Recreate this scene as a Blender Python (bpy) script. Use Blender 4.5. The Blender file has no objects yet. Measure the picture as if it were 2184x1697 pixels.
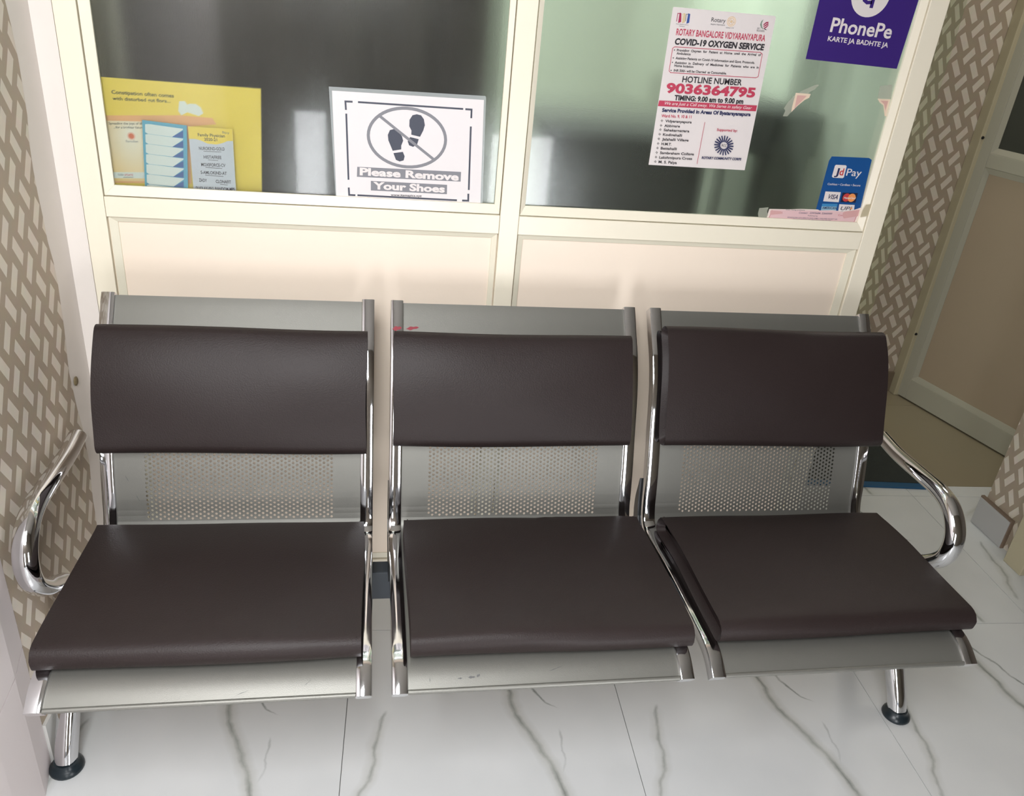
import bpy, bmesh, math, random
from mathutils import Vector, Matrix

random.seed(7)
sc = bpy.context.scene
COL = sc.collection

# ------------------------------------------------------------------ camera
cam_data = bpy.data.cameras.new('camera')
cam = bpy.data.objects.new('camera', cam_data)
COL.objects.link(cam)
cam.location = (0.6465, -1.6352, 1.4128)
cam.rotation_euler = (1.0956, -0.0873, -0.1483)
cam_data.sensor_fit = 'HORIZONTAL'
cam_data.sensor_width = 36.0
cam_data.lens = 36.0 * 1735.7 / 2184.0
cam_data.clip_start = 0.02
sc.camera = cam

# ------------------------------------------------------------------ world, exposure, daylight from the entrance, added lamps
sc.view_settings.view_transform = 'Standard'
sc.view_settings.look = 'None'
sc.view_settings.gamma = 1.0
sc.view_settings.use_curve_mapping = False
sc.view_settings.exposure = 0.03
world = bpy.data.worlds.new('World')
sc.world = world
world.use_nodes = True
world.node_tree.nodes['Background'].inputs[0].default_value = (0.80, 0.88, 1.0, 1)
world.node_tree.nodes['Background'].inputs[1].default_value = 0.6


def area(name, loc, rot, sx, sy, energy, color):
    d = bpy.data.lights.new(name, 'AREA')
    d.shape = 'RECTANGLE'
    d.size, d.size_y, d.energy, d.color = sx, sy, energy, color
    o = bpy.data.objects.new(name, d)
    o.location, o.rotation_euler = loc, rot
    COL.objects.link(o)
    return o


YE = -1.88      # entrance wall
area('daylight_key_lamp', (0.46, YE + 0.12, 1.80), (math.radians(38), 0, math.radians(10)), 0.50, 0.80, 33, (0.97, 0.985, 1.0))  # added key lamp, raised and tilted so the panes don't mirror it
area('daylight_glare_strip', (0.395, YE + 0.03, 0.52), (math.radians(90), 0, 0), 0.12, 0.70, 3.0, (0.97, 0.98, 1.0))  # narrow lamp added for the left streak of glare on the glass
area('daylight_door', (1.27, YE + 0.03, 0.48), (math.radians(90), 0, 0), 0.26, 0.70, 7, (0.97, 0.98, 1.0))
area('clinic_tube_light', (0.60, 0.95, 2.55), (0, 0, 0), 1.1, 0.15, 92, (0.92, 0.98, 0.98))
area('passage_fill_lamp', (2.72, 0.75, 2.60), (0, 0, 0), 0.3, 0.3, 8.0, (1.0, 0.95, 0.86))  # added fill that brightens the passage; no fitting known here

# ------------------------------------------------------------------ helpers
MATS = {}


def s2l(c):
    return tuple(((v / 255.0) / 12.92 if v <= 10 else (((v / 255.0) + 0.055) / 1.055) ** 2.4) for v in c)


def mat(name, rgb, rough=0.5, metal=0.0, bump=0.0, bscale=200.0, var=0.0, vscale=6.0, spec=0.5, trans=0.0, coat=0.0, alpha=1.0):
    if name in MATS:
        return MATS[name]
    m = bpy.data.materials.new(name)
    m.use_nodes = True
    nt = m.node_tree
    b = nt.nodes['Principled BSDF']
    lin = s2l(rgb)
    b.inputs['Base Color'].default_value = (*lin, 1)
    b.inputs['Roughness'].default_value = rough
    b.inputs['Metallic'].default_value = metal
    b.inputs['Specular IOR Level'].default_value = spec
    b.inputs['Transmission Weight'].default_value = trans
    b.inputs['Coat Weight'].default_value = coat
    b.inputs['Alpha'].default_value = alpha
    tc = nt.nodes.new('ShaderNodeTexCoord')
    n = nt.nodes.new('ShaderNodeTexNoise')
    nt.links.new(tc.outputs['Object'], n.inputs['Vector'])
    n.inputs['Scale'].default_value = vscale
    n.inputs['Detail'].default_value = 5
    mx = nt.nodes.new('ShaderNodeMix')
    mx.data_type = 'RGBA'
    mx.inputs[6].default_value = (*[v * (1 - var) for v in lin], 1)
    mx.inputs[7].default_value = (*[min(1, v * (1 + var)) for v in lin], 1)
    nt.links.new(n.outputs['Fac'], mx.inputs[0])
    nt.links.new(mx.outputs[2], b.inputs['Base Color'])
    if bump:
        n2 = nt.nodes.new('ShaderNodeTexNoise')
        n2.inputs['Scale'].default_value = bscale
        n2.inputs['Detail'].default_value = 3
        nt.links.new(tc.outputs['Object'], n2.inputs['Vector'])
        bp = nt.nodes.new('ShaderNodeBump')
        bp.inputs['Strength'].default_value = bump
        bp.inputs['Distance'].default_value = 0.002
        nt.links.new(n2.outputs['Fac'], bp.inputs['Height'])
        nt.links.new(bp.outputs['Normal'], b.inputs['Normal'])
    MATS[name] = m
    return m


def tag(o, label=None, cat=None, group=None, kind=None):
    if label: o['label'] = label
    if cat: o['category'] = cat
    if group: o['group'] = group
    if kind: o['kind'] = kind
    return o


def empty(name, loc=(0, 0, 0), parent=None):
    o = bpy.data.objects.new(name, None)
    o.location = loc
    o.empty_display_size = 0.05
    o.parent = parent
    COL.objects.link(o)
    return o


def obj(name, verts, faces, m, parent=None, smooth=False, loc=(0, 0, 0)):
    me = bpy.data.meshes.new(name)
    me.from_pydata([tuple(v) for v in verts], [], faces)
    me.validate()
    bm = bmesh.new()
    bm.from_mesh(me)
    bmesh.ops.recalc_face_normals(bm, faces=bm.faces)
    bm.to_mesh(me)
    bm.free()
    if smooth:
        for p in me.polygons: p.use_smooth = True
        try:
            me.set_sharp_from_angle(angle=math.radians(40))
        except Exception:
            pass
    if m: me.materials.append(m)
    o = bpy.data.objects.new(name, me)
    o.location = loc
    o.parent = parent
    COL.objects.link(o)
    return o


class G:
    """collects verts and faces of one mesh"""
    def __init__(s): s.v, s.f = [], []

    def add(s, v, f):
        b = len(s.v)
        s.v += [tuple(p) for p in v]
        s.f += [tuple(i + b for i in q) for q in f]
        return s

    def box(s, a, b):
        x0, y0, z0 = a; x1, y1, z1 = b
        return s.add([(x0, y0, z0), (x1, y0, z0), (x1, y1, z0), (x0, y1, z0), (x0, y0, z1), (x1, y0, z1), (x1, y1, z1), (x0, y1, z1)],
                     [(0, 3, 2, 1), (4, 5, 6, 7), (0, 1, 5, 4), (1, 2, 6, 5), (2, 3, 7, 6), (3, 0, 4, 7)])

    def prism(s, plan, z0, z1):
        n = len(plan)
        return s.add([(x, y, z0) for x, y in plan] + [(x, y, z1) for x, y in plan],
                     [tuple(range(n))[::-1], tuple(range(n, 2 * n))] + [(i, (i + 1) % n, (i + 1) % n + n, i + n) for i in range(n)])

    def sweep(s, rings, cap=True, closed=True):
        n = len(rings[0])
        v = [p for r in rings for p in r]
        f = []
        for k in range(len(rings) - 1):
            for i in range(n if closed else n - 1):
                j = (i + 1) % n
                f.append((k * n + i, k * n + j, (k + 1) * n + j, (k + 1) * n + i))
        if cap:
            f.append(tuple(range(n))[::-1])
            f.append(tuple((len(rings) - 1) * n + i for i in range(n)))
        return s.add(v, f)

    def lathe(s, prof, c, n=24):
        rings = [[(c[0] + r * math.cos(2 * math.pi * i / n), c[1] + r * math.sin(2 * math.pi * i / n), c[2] + z) for i in range(n)] for r, z in prof]
        return s.sweep(rings)

    def build(s, name, m, parent=None, smooth=False, bevel=0.0, loc=(0, 0, 0)):
        o = obj(name, s.v, s.f, m, parent, smooth, loc)
        if bevel:
            bm = bmesh.new(); bm.from_mesh(o.data)
            es = [e for e in bm.edges if len(e.link_faces) == 2 and e.calc_face_angle(0) > math.radians(30)]
            bmesh.ops.bevel(bm, geom=es, offset=bevel, segments=2, profile=0.5, affect='EDGES')
            bm.to_mesh(o.data); bm.free()
        return o


def box(name, a, b, m, parent=None, bevel=0.0):
    return G().box(a, b).build(name, m, parent, bevel=bevel)


def spline(pts, n=8):
    """Catmull-Rom through pts (any dimension)"""
    P = [Vector(p) for p in pts]
    P = [P[0] * 2 - P[1]] + P + [P[-1] * 2 - P[-2]]
    out = []
    for i in range(1, len(P) - 2):
        a, b, c, d = P[i - 1], P[i], P[i + 1], P[i + 2]
        for k in range(n):
            t = k / n
            out.append(0.5 * ((2 * b) + (c - a) * t + (2 * a - 5 * b + 4 * c - d) * t * t + (3 * b - a - 3 * c + d) * t ** 3))
    out.append(P[-2])
    return out


def tube_rings(pts, rad, n=16, wide=1.0):
    """rings of an elliptical tube along a path that lies in a plane x = const or nearly so"""
    rings = []
    for i, p in enumerate(pts):
        a = pts[max(0, i - 1)]; b = pts[min(len(pts) - 1, i + 1)]
        t = (b - a).normalized()
        side = Vector((1, 0, 0)); side = (side - t * side.dot(t)).normalized()
        up = t.cross(side)
        r = rad(i / (len(pts) - 1))
        rings.append([p + side * (r * wide * math.cos(2 * math.pi * k / n)) + up * (r * math.sin(2 * math.pi * k / n)) for k in range(n)])
    return rings


# ------------------------------------------------------------------ materials
M_frame = mat('cream_powder_coated_aluminium', (241, 233, 213), 0.32, var=0.02, spec=0.5)
M_bead = mat('cream_glazing_bead', (228, 222, 202), 0.34, var=0.02)
M_panel = mat('cream_laminate_panel', (245, 229, 211), 0.45, var=0.02)
M_white = mat('white_wall_paint', (230, 222, 215), 0.7, var=0.04, vscale=9, bump=0.05, bscale=60)
M_pier = mat('white_pier_paint', (236, 226, 225), 0.6, var=0.03, vscale=4)
M_ceiling = mat('white_ceiling_paint', (200, 198, 192), 0.8)
M_beigewall = mat('beige_wall_paint', (205, 196, 178), 0.8, var=0.03)
M_greybrown = mat('dull_brown_grey_wall_paint', (118, 110, 100), 0.8, var=0.05)
M_sage = mat('sage_green_wall_paint', (172, 181, 164), 0.8, var=0.05)
M_dark = mat('dark_grey_laminate', (62, 63, 62), 0.5, var=0.1)
M_brown = mat('brown_grey_curtain_cloth', (58, 52, 49), 0.8, var=0.3, vscale=3)
M_chrome = mat('polished_chrome', (228, 228, 230), 0.07, 1.0, var=0.01)
M_silver = mat('silver_powder_coated_steel', (132, 131, 125), 0.44, 0.62, bump=0.10, bscale=900, var=0.03, vscale=20)
M_leather = mat('dark_brown_leatherette', (41, 32, 31), 0.48, 0.0, bump=0.22, bscale=420, var=0.06, vscale=30, spec=0.30)
M_black = mat('black_plastic', (24, 26, 28), 0.35, var=0.05)
M_beam = mat('black_painted_steel_beam', (44, 49, 55), 0.45, var=0.08, vscale=25)
M_glide = mat('dark_rubber_glide', (30, 40, 46), 0.3, var=0.05)
M_beige_tile = mat('beige_glazed_tile', (150, 139, 116), 0.22, var=0.05, vscale=2)
M_grout = mat('grey_grout', (120, 120, 116), 0.9)
M_mat = mat('dark_green_grey_carpet', (48, 52, 50), 0.95, bump=0.6, bscale=500, var=0.2, vscale=80)
M_blue = mat('blue_mat_edging', (30, 84, 122), 0.6)
M_skirt = mat('pale_skirting_tile', (178, 176, 174), 0.3, var=0.03)
M_skirt_l = mat('white_skirting_tile', (205, 204, 200), 0.3, var=0.03)
M_mortar = mat('brown_mortar', (126, 108, 92), 0.9, var=0.15, vscale=60)
M_jamb = mat('cream_door_jamb', (188, 178, 150), 0.4, var=0.03)
M_door = mat('grey_green_door_section', (180, 176, 160), 0.4, var=0.02)
M_doorp = mat('beige_door_panel', (178, 160, 138), 0.5, var=0.03)
M_dglass = mat('dark_smoked_glass', (38, 40, 38), 0.15, var=0.02)
M_wood = mat('desk_top_laminate', (190, 190, 180), 0.5)


def wallpaper(name, a, b, cV, eV, cD, eD):
    """flat printed lattice of slanted bars; uv are metres on the wall"""
    m = bpy.data.materials.new(name); m.use_nodes = True
    nt = m.node_tree; N = nt.nodes; L = nt.links
    bs = N['Principled BSDF']
    uv = N.new('ShaderNodeUVMap'); sp = N.new('ShaderNodeSeparateXYZ'); L.new(uv.outputs[0], sp.inputs[0])

    def mth(op, x, y=None):
        n = N.new('ShaderNodeMath'); n.operation = op
        for i, q in enumerate((x, y)):
            if q is None: continue
            if isinstance(q, (int, float)): n.inputs[i].default_value = q
            else: L.new(q, n.inputs[i])
        return n.outputs[0]

    def wrap(x, c, per):
        q = mth('DIVIDE', mth('SUBTRACT', x, c), per)
        q = mth('SUBTRACT', q, mth('FLOOR', mth('ADD', q, 0.5)))
        return mth('MULTIPLY', q, per)

    def bar(c, e):
        x, y = wrap(sp.outputs[0], c[0], a), wrap(sp.outputs[1], c[1], b)
        (ax, ay), (bx, by) = e
        det = ax * by - ay * bx
        p = mth('ADD', mth('MULTIPLY', x, by / det), mth('MULTIPLY', y, -bx / det))
        q = mth('ADD', mth('MULTIPLY', x, -ay / det), mth('MULTIPLY', y, ax / det))
        return mth('MULTIPLY', mth('LESS_THAN', mth('ABSOLUTE', p), 0.5), mth('LESS_THAN', mth('ABSOLUTE', q), 0.5))
    k = mth('MAXIMUM', bar(cV, eV), bar(cD, eD))
    no = N.new('ShaderNodeTexNoise'); no.inputs['Scale'].default_value = 40; L.new(uv.outputs[0], no.inputs['Vector'])
    mx = N.new('ShaderNodeMix'); mx.data_type = 'RGBA'
    mx.inputs[6].default_value = (*s2l((174, 158, 139)), 1); mx.inputs[7].default_value = (*s2l((224, 213, 198)), 1)
    L.new(k, mx.inputs[0])
    m2 = N.new('ShaderNodeMix'); m2.data_type = 'RGBA'; m2.blend_type = 'MULTIPLY'; m2.inputs[0].default_value = 0.12
    L.new(mx.outputs[2], m2.inputs[6]); L.new(no.outputs['Color'], m2.inputs[7])
    L.new(m2.outputs[2], bs.inputs['Base Color'])
    bs.inputs['Roughness'].default_value = 0.55
    return m


E_up = ((0.0123, -0.0183), (-0.0232, -0.0391))     # bar leaning right
E_dn = ((0.0244, -0.0387), (-0.0108, -0.0181))     # bar leaning left
M_wp_left = wallpaper('wallpaper_left', 0.0610, 0.0800, (-0.2314, 0.8149), E_up, (-0.2006, 0.7747), E_dn)
M_wp_back = wallpaper('wallpaper_back', 0.0711, 0.0870, (2.7045, 0.8780), ((0.0122, -0.0205), (-0.0305, -0.0396)), (2.6690, 0.8350), ((0.0305, -0.0465), (-0.0165, -0.0138)))
M_wp_wing = wallpaper('wallpaper_wing', 0.0622, 0.0797, (-0.1865, 0.1975), E_up, (-0.1551, 0.1531), E_dn)


def set_uv(o, fn):
    me = o.data
    uvl = me.uv_layers.new(name='UVMap')
    for p in me.polygons:
        for li in p.loop_indices:
            uvl.data[li].uv = fn(me.vertices[me.loops[li].vertex_index].co, p.normal)


def marble():
    m = bpy.data.materials.new('veined_white_marble_tile'); m.use_nodes = True
    nt = m.node_tree; N = nt.nodes; L = nt.links
    bs = N['Principled BSDF']
    tc = N.new('ShaderNodeTexCoord'); sp = N.new('ShaderNodeSeparateXYZ'); L.new(tc.outputs['Object'], sp.inputs[0])
    no = N.new('ShaderNodeTexNoise'); no.inputs['Scale'].default_value = 26; no.inputs['Detail'].default_value = 6
    L.new(tc.outputs['Object'], no.inputs['Vector'])

    def mth(op, x, y=None, z=None):
        n = N.new('ShaderNodeMath'); n.operation = op
        for i, q in enumerate((x, y, z)):
            if q is None: continue
            if isinstance(q, (int, float)): n.inputs[i].default_value = q
            else: L.new(q, n.inputs[i])
        return n.outputs[0]
    X = mth('ADD', sp.outputs[0], mth('MULTIPLY', mth('SUBTRACT', no.outputs['Fac'], 0.5), 0.018))
    Y = mth('DIVIDE', sp.outputs[1], 0.6)

    def mask(pts, w, soft=0.02):
        """pts: (y, x) along the vein, y rising"""
        fc = N.new('ShaderNodeFloatCurve'); c = fc.mapping.curves[0]
        P = [(y / 0.6, x / 0.6) for y, x in pts]
        c.points[0].location = P[0]; c.points[1].location = P[-1]
        for q in P[1:-1]: c.points.new(*q)
        fc.mapping.update(); L.new(Y, fc.inputs['Value'])
        d = mth('ABSOLUTE', mth('SUBTRACT', X, mth('MULTIPLY', fc.outputs[0], 0.6)))
        k = mth('MAXIMUM', mth('SUBTRACT', 1.0, mth('DIVIDE', d, w)), 0.0)
        lo = N.new('ShaderNodeMapRange'); lo.inputs[1].default_value = P[0][0]; lo.inputs[2].default_value = P[0][0] + soft; L.new(Y, lo.inputs[0])
        hi = N.new('ShaderNodeMapRange'); hi.inputs[1].default_value = P[-1][0]; hi.inputs[2].default_value = P[-1][0] - soft; L.new(Y, hi.inputs[0])
        return mth('MULTIPLY', k, mth('MULTIPLY', lo.outputs[0], hi.outputs[0]))
    main = [(0.0, .458), (.08, .447), (.113, .443), (.153, .438), (.19, .427), (.233, .411), (.286, .388), (.327, .369), (.361, .357), (.41, .354), (.47, .342), (.54, .325), (.598, .31)]
    short = [(.352, .462), (.358, .450), (.371, .432), (.39, .419), (.415, .404), (.44, .395), (.455, .392), (.505, .366), (.56, .352)]
    left = [(.09, .020), (.117, .027), (.155, .036), (.18, .050), (.22, .061), (.27, .062), (.327, .075), (.36, .083)]
    br = [(.19, .444), (.209, .449), (.236, .453), (.281, .452), (.30, .450)]
    far = [(.45, .10), (.50, .14), (.54, .20), (.57, .24), (.598, .26)]
    fine = mth('MAXIMUM', mth('MULTIPLY', mask(main, .0085), .5), mth('MAXIMUM', mth('MULTIPLY', mask(short, .0050), .75), mth('MAXIMUM', mth('MULTIPLY', mask(left, .0065), .42), mth('MULTIPLY', mask(br, .0035), .3))))
    halo = mth('MAXIMUM', mth('MULTIPLY', mask(main, .024, .1), .36), mth('MAXIMUM', mth('MULTIPLY', mask(left, .02, .1), .28), mth('MULTIPLY', mask(far, .02, .1), .3)))
    n2 = N.new('ShaderNodeTexNoise'); n2.inputs['Scale'].default_value = 7; L.new(tc.outputs['Object'], n2.inputs['Vector'])
    n3 = N.new('ShaderNodeTexNoise'); n3.inputs['Scale'].default_value = 16; n3.inputs['Detail'].default_value = 3; L.new(tc.outputs['Object'], n3.inputs['Vector'])
    fine = mth('MULTIPLY', fine, mth('ADD', mth('MULTIPLY', n3.outputs['Fac'], 2.2), -0.25))
    base = N.new('ShaderNodeMix'); base.data_type = 'RGBA'
    base.inputs[6].default_value = (*s2l((214, 216, 216)), 1); base.inputs[7].default_value = (*s2l((228, 229, 229)), 1); L.new(n2.outputs['Fac'], base.inputs[0])
    h = N.new('ShaderNodeMix'); h.data_type = 'RGBA'; L.new(halo, h.inputs[0]); L.new(base.outputs[2], h.inputs[6]); h.inputs[7].default_value = (*s2l((150, 148, 128)), 1)
    v = N.new('ShaderNodeMix'); v.data_type = 'RGBA'; L.new(fine, v.inputs[0]); L.new(h.outputs[2], v.inputs[6]); v.inputs[7].default_value = (*s2l((84, 94, 86)), 1)
    L.new(v.outputs[2], bs.inputs['Base Color'])
    bs.inputs['Roughness'].default_value = 0.2
    return m


M_marble = marble()


def frosted():
    m = bpy.data.materials.new('frosted_film_glass'); m.use_nodes = True
    nt = m.node_tree; N = nt.nodes; L = nt.links
    bs = N['Principled BSDF']
    bs.inputs['Base Color'].default_value = (0.90, 0.95, 0.92, 1)
    bs.inputs['Transmission Weight'].default_value = 1.0
    bs.inputs['Roughness'].default_value = 0.20
    bs.inputs['IOR'].default_value = 1.45
    bs.inputs['Coat Weight'].default_value = 1.0
    bs.inputs['Coat Roughness'].default_value = 0.05
    tc = N.new('ShaderNodeTexCoord'); no = N.new('ShaderNodeTexNoise'); no.inputs['Scale'].default_value = 500; L.new(tc.outputs['Object'], no.inputs['Vector'])
    bp = N.new('ShaderNodeBump'); bp.inputs['Strength'].default_value = 0.12; bp.inputs['Distance'].default_value = 0.001
    L.new(no.outputs['Fac'], bp.inputs['Height']); L.new(bp.outputs['Normal'], bs.inputs['Normal'])
    tr = N.new('ShaderNodeBsdfTransparent'); tr.inputs[0].default_value = (0.92, 0.96, 0.94, 1)
    mx = N.new('ShaderNodeMixShader'); mx.inputs[0].default_value = 0.25
    L.new(bs.outputs[0], mx.inputs[1]); L.new(tr.outputs[0], mx.inputs[2])
    L.new(mx.outputs[0], N['Material Output'].inputs['Surface'])
    return m


M_glass = frosted()

# ------------------------------------------------------------------ the floor
TH = -0.04
CT, ST = math.cos(TH), math.sin(TH)


def tile_xy(x, y):
    return (CT * x - ST * y, ST * x + CT * y)


floor = box('floor', (-0.2, -2.65, -0.05), (3.4, 2.45, -0.004), M_grout)
tag(floor, kind='structure')
TA, TB = 0.616, -0.1117
tile_g = G().box((0.0008, 0.0008, -0.006), (0.5992, 0.5992, 0.0))
tile_me = None
for j in range(-4, 4):
    for k in range(-1, 4):
        x0, y0 = tile_xy(TA + 0.6 * k, TB + 0.6 * j + (0.062 if j >= 1 else 0))
        beige = j >= 1
        if tile_me is None:
            t = tile_g.build('floor_tile', M_marble, floor)
            tile_me = t.data
            tile_me2 = tile_me.copy()
            tile_me2.materials.clear(); tile_me2.materials.append(M_beige_tile)
        else:
            t = bpy.data.objects.new('floor_tile', tile_me2 if beige else tile_me)
            t.parent = floor
            COL.objects.link(t)
        t.location = (x0, y0, 0)
        t.rotation_euler = (0, 0, TH)

for k in range(-1, 4):      # narrow marble strip at the threshold of the inner floor
    x0, y0 = tile_xy(TA + 0.6 * k, TB + 0.6)
    t = box('threshold_strip', (0.0008, 0.0008, -0.006), (0.5992, 0.0612, 0.0), M_marble, floor)
    t.location = (x0, y0, 0); t.rotation_euler = (0, 0, TH)

# ------------------------------------------------------------------ left wall, its paper and the white pier
wl = G().prism([(0.0720, 0.10), (0.068, 0.0), (0.04454, -0.46), (-0.12, -0.46), (-0.12, 0.10)], 0, 2.65).build('wall_left', M_white)
tag(wl, kind='structure')
# wallpaper sheet with an unevenly trimmed edge towards the corner
va, fa = [], []
rows = 60
rnd = random.Random(3)
for i in range(rows + 1):
    z = 0.0 + 2.62 * i / rows
    ye = -0.083 + 0.008 * math.sin(z * 17.0) + rnd.uniform(-.003, .003)
    for y, off in ((-0.46, 0.0006), (ye, 0.0006), (-0.46, 0.0), (ye, 0.0)):
        va.append((0.068 + 0.051 * y + off, y, z))
for i in range(rows):
    a, b = 4 * i, 4 * (i + 1)
    fa += [(a, a + 1, b + 1, b), (a + 1, a + 3, b + 3, b + 1), (a + 2, a, b, b + 2)]
wp = obj('wallpaper', va, fa, M_wp_left, wl)
set_uv(wp, lambda c, n: (c.y * 1.0013, c.z))
G().lathe([(0.0, 0.0), (0.009, 0.0), (0.0095, 0.002), (0.006, 0.004), (0.0, 0.0045)], (0, 0, 0), 14).build('wall_plug', mat('rusty_brown_plug', (120, 106, 78), 0.8, var=0.3, vscale=300), wl)
pl = bpy.data.objects['wall_plug']
pl.location = (0.0652, -0.0735, 0.627); pl.rotation_euler = (0, math.radians(90), 0)

bl = empty('baseboard_left'); tag(bl, kind='structure')
for ya, yb_ in ((-0.4595, -0.232), (-0.230, -0.0005)):
    G().prism([(0.0686 + .051 * ya, ya), (0.0686 + .051 * yb_, yb_), (0.0750 + .051 * yb_, yb_), (0.0750 + .051 * ya, ya)], 0.0005, 0.098).build('skirting_tile', M_skirt_l, bl)
pier_plan = [(0.0462, -0.4605), (0.0610, -0.535), (0.0660, -0.64), (0.0660, YE), (-0.12, YE), (-0.12, -0.4605)]
pier = G().prism(pier_plan, 0, 0.2960).prism(pier_plan, 0.2985, 2.65).build('wall_left_pier', M_pier)
tag(pier, kind='structure')
G().prism([(x - 0.0025 if x > 0 else x, y - 0.001 if y > -1 else y) for x, y in pier_plan], 0.2958, 0.2987).build('joint_line', M_grout, pier)

# ------------------------------------------------------------------ the aluminium and glass partition
wf = empty('wall_front')
tag(wf, kind='structure')
XL0, XL1, XM0, XM1, XR0, XR1 = 0.1056, 0.1440, 0.9048, 0.9440, 1.7225, 1.7635
ZR0, ZR1 = 0.9425, 0.9812
box('plaster_margin', (0.0682, 0.0, 0), (0.1050, 0.09, 2.65), M_white, wf)
for a, b in ((XL0, XL1), (XM0, XM1), (XR0, XR1)):
    box('stile', (a, 0.0, 0.0005), (b, 0.045, 2.45), M_frame, wf, bevel=0.0012)
for a, b in ((XL1 + .0006, XM0 - .0006), (XM1 + .0006, XR0 - .0006)):
    box('middle_rail', (a, 0.0006, ZR0), (b, 0.044, ZR1), M_frame, wf, bevel=0.0012)
    box('bottom_rail', (a, 0.0006, 0.0008), (b, 0.044, 0.101), M_frame, wf, bevel=0.0012)
    box('top_rail', (a, 0.0006, 2.06), (b, 0.044, 2.10), M_frame, wf, bevel=0.0012)
    box('header_panel', (a, 0.012, 2.10), (b, 0.030, 2.45), M_panel, wf)
box('ceiling_channel', (0.1056, 0.0, 2.4505), (1.7635, 0.045, 2.65), M_panel, wf)


def beads(parent, x0, x1, z0, z1, wL, wR, wB, wT, yo, yi, yb, m):
    """four mitred beads with a sloping face"""
    o = [(x0, z0), (x1, z0), (x1, z1), (x0, z1)]
    i = [(x0 + wL, z0 + wB), (x1 - wR, z0 + wB), (x1 - wR, z1 - wT), (x0 + wL, z1 - wT)]
    for k in range(4):
        a, b = o[k], o[(k + 1) % 4]; c, d = i[(k + 1) % 4], i[k]
        e = 0.00025
        G().add([(a[0], yo, a[1]), (b[0], yo, b[1]), (c[0], yi, c[1]), (d[0], yi, d[1]), (a[0], yb, a[1]), (b[0], yb, b[1]), (c[0], yb, c[1]), (d[0], yb, d[1])],
                [(0, 1, 2, 3), (7, 6, 5, 4), (0, 4, 5, 1), (1, 5, 6, 2), (2, 6, 7, 3), (3, 7, 4, 0)]).build('glazing_bead', m, parent, bevel=0.0004)


for a, b, l, r in ((XL1, XM0, .0150, .0110), (XM1, XR0, .0115, .0175)):
    g = .0025
    box('lower_panel', (a, 0.0125, 0.100), (b, 0.020, ZR0 + 0.001), M_panel, wf)
    beads(wf, a + g, b - g, 0.1035, ZR0 - .0008, l, r, .012, .0105, .0055, .0095, .0125, M_bead)

GY = 0.0135
for n, (a, b, l, r) in enumerate(((XL1, XM0, .0180, .0105), (XM1, XR0, .0100, .0145))):
    w = empty('window_%d' % (n + 1))
    tag(w, kind='structure')
    g = .0022
    beads(w, a + g, b - g, ZR1 + .0022, 2.0575, l, r, .0185, .0185, .0030, .0085, GY, M_frame)
    box('glass_pane', (a + .003, GY, ZR1 + .004), (b - .003, GY + .005, 2.055), M_glass, w)

# ------------------------------------------------------------------ passage on the right: far pillar, door, wing wall
wb = G().prism([(2.632, 1.18), (3.40, 1.18), (3.40, 2.40), (2.632, 2.40)], 0, 2.65).build('wall_back', M_wp_back)
tag(wb, kind='structure')
set_uv(wb, lambda c, n: (c.x if abs(n.y) > .5 else (2.632 - (c.y - 1.18)), c.z))
bb = box('baseboard_back', (2.622, 1.168, 0.0), (2.828, 1.1795, 0.088), mat('brown_skirting_tile', (120, 106, 88), 0.4, var=.05))
tag(bb, kind='structure')

tj = empty('trim_1'); tag(tj, kind='structure')
box('door_jamb', (2.818, 1.132, 0.0), (2.862, 1.1795, 2.12), M_jamb, tj, bevel=0.003)
for z in (0.279, 1.052):
    s = G().lathe([(0.0, 0.0), (0.006, 0.0), (0.005, 0.003), (0.0, 0.0035)], (0, 0, 0), 10).build('screw', M_black, tj)
    s.location = (2.812 + .007, 1.1318, z); s.rotation_euler = (math.radians(90), 0, 0)
    s.location.x = 2.826

d1 = empty('door_1', (2.866, 1.151, 0.0))
d1.rotation_euler = (0, 0, math.atan2(-0.9681, 0.2507))
tag(d1, kind='structure')
DW, DH = 0.72, 2.08
dk = dict(parent=d1, bevel=0.0015)
box('door_stile', (0.0, -0.036, 0.006), (0.050, 0.0, DH), M_door, **dk)
box('door_stile', (DW - .05, -0.036, 0.006), (DW, 0.0, DH), M_door, **dk)
for z0, z1 in ((0.006, 0.094), (0.956, 1.006), (DH - .06, DH)):
    box('door_rail', (0.0504, -0.0355, z0), (DW - .0504, -0.0005, z1), M_door, **dk)
box('door_panel', (0.050, -0.026, 0.090), (DW - .05, -0.016, 0.960), M_doorp, d1)
box('smoked_pane', (0.050, -0.026, 1.000), (DW - .05, -0.020, DH - .055), M_dglass, d1)


def door_beads(z0, z1):
    x0, x1 = .0506, DW - .0506
    w = .020
    o = [(x0, z0), (x1, z0), (x1, z1), (x0, z1)]
    i = [(x0 + w, z0 + w), (x1 - w, z0 + w), (x1 - w, z1 - w), (x0 + w, z1 - w)]
    for k in range(4):
        a, b = o[k], o[(k + 1) % 4]; c, d = i[(k + 1) % 4], i[k]
        G().add([(a[0], -.034, a[1]), (b[0], -.034, b[1]), (c[0], -.028, c[1]), (d[0], -.028, d[1]), (a[0], -.026, a[1]), (b[0], -.026, b[1]), (c[0], -.026, c[1]), (d[0], -.026, d[1])],
                [(0, 1, 2, 3), (7, 6, 5, 4), (0, 4, 5, 1), (1, 5, 6, 2), (2, 6, 7, 3), (3, 7, 4, 0)]).build('glazing_bead', M_door, d1)


door_beads(0.0945, 0.9555)
door_beads(1.0065, DH - .0605)

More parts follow.
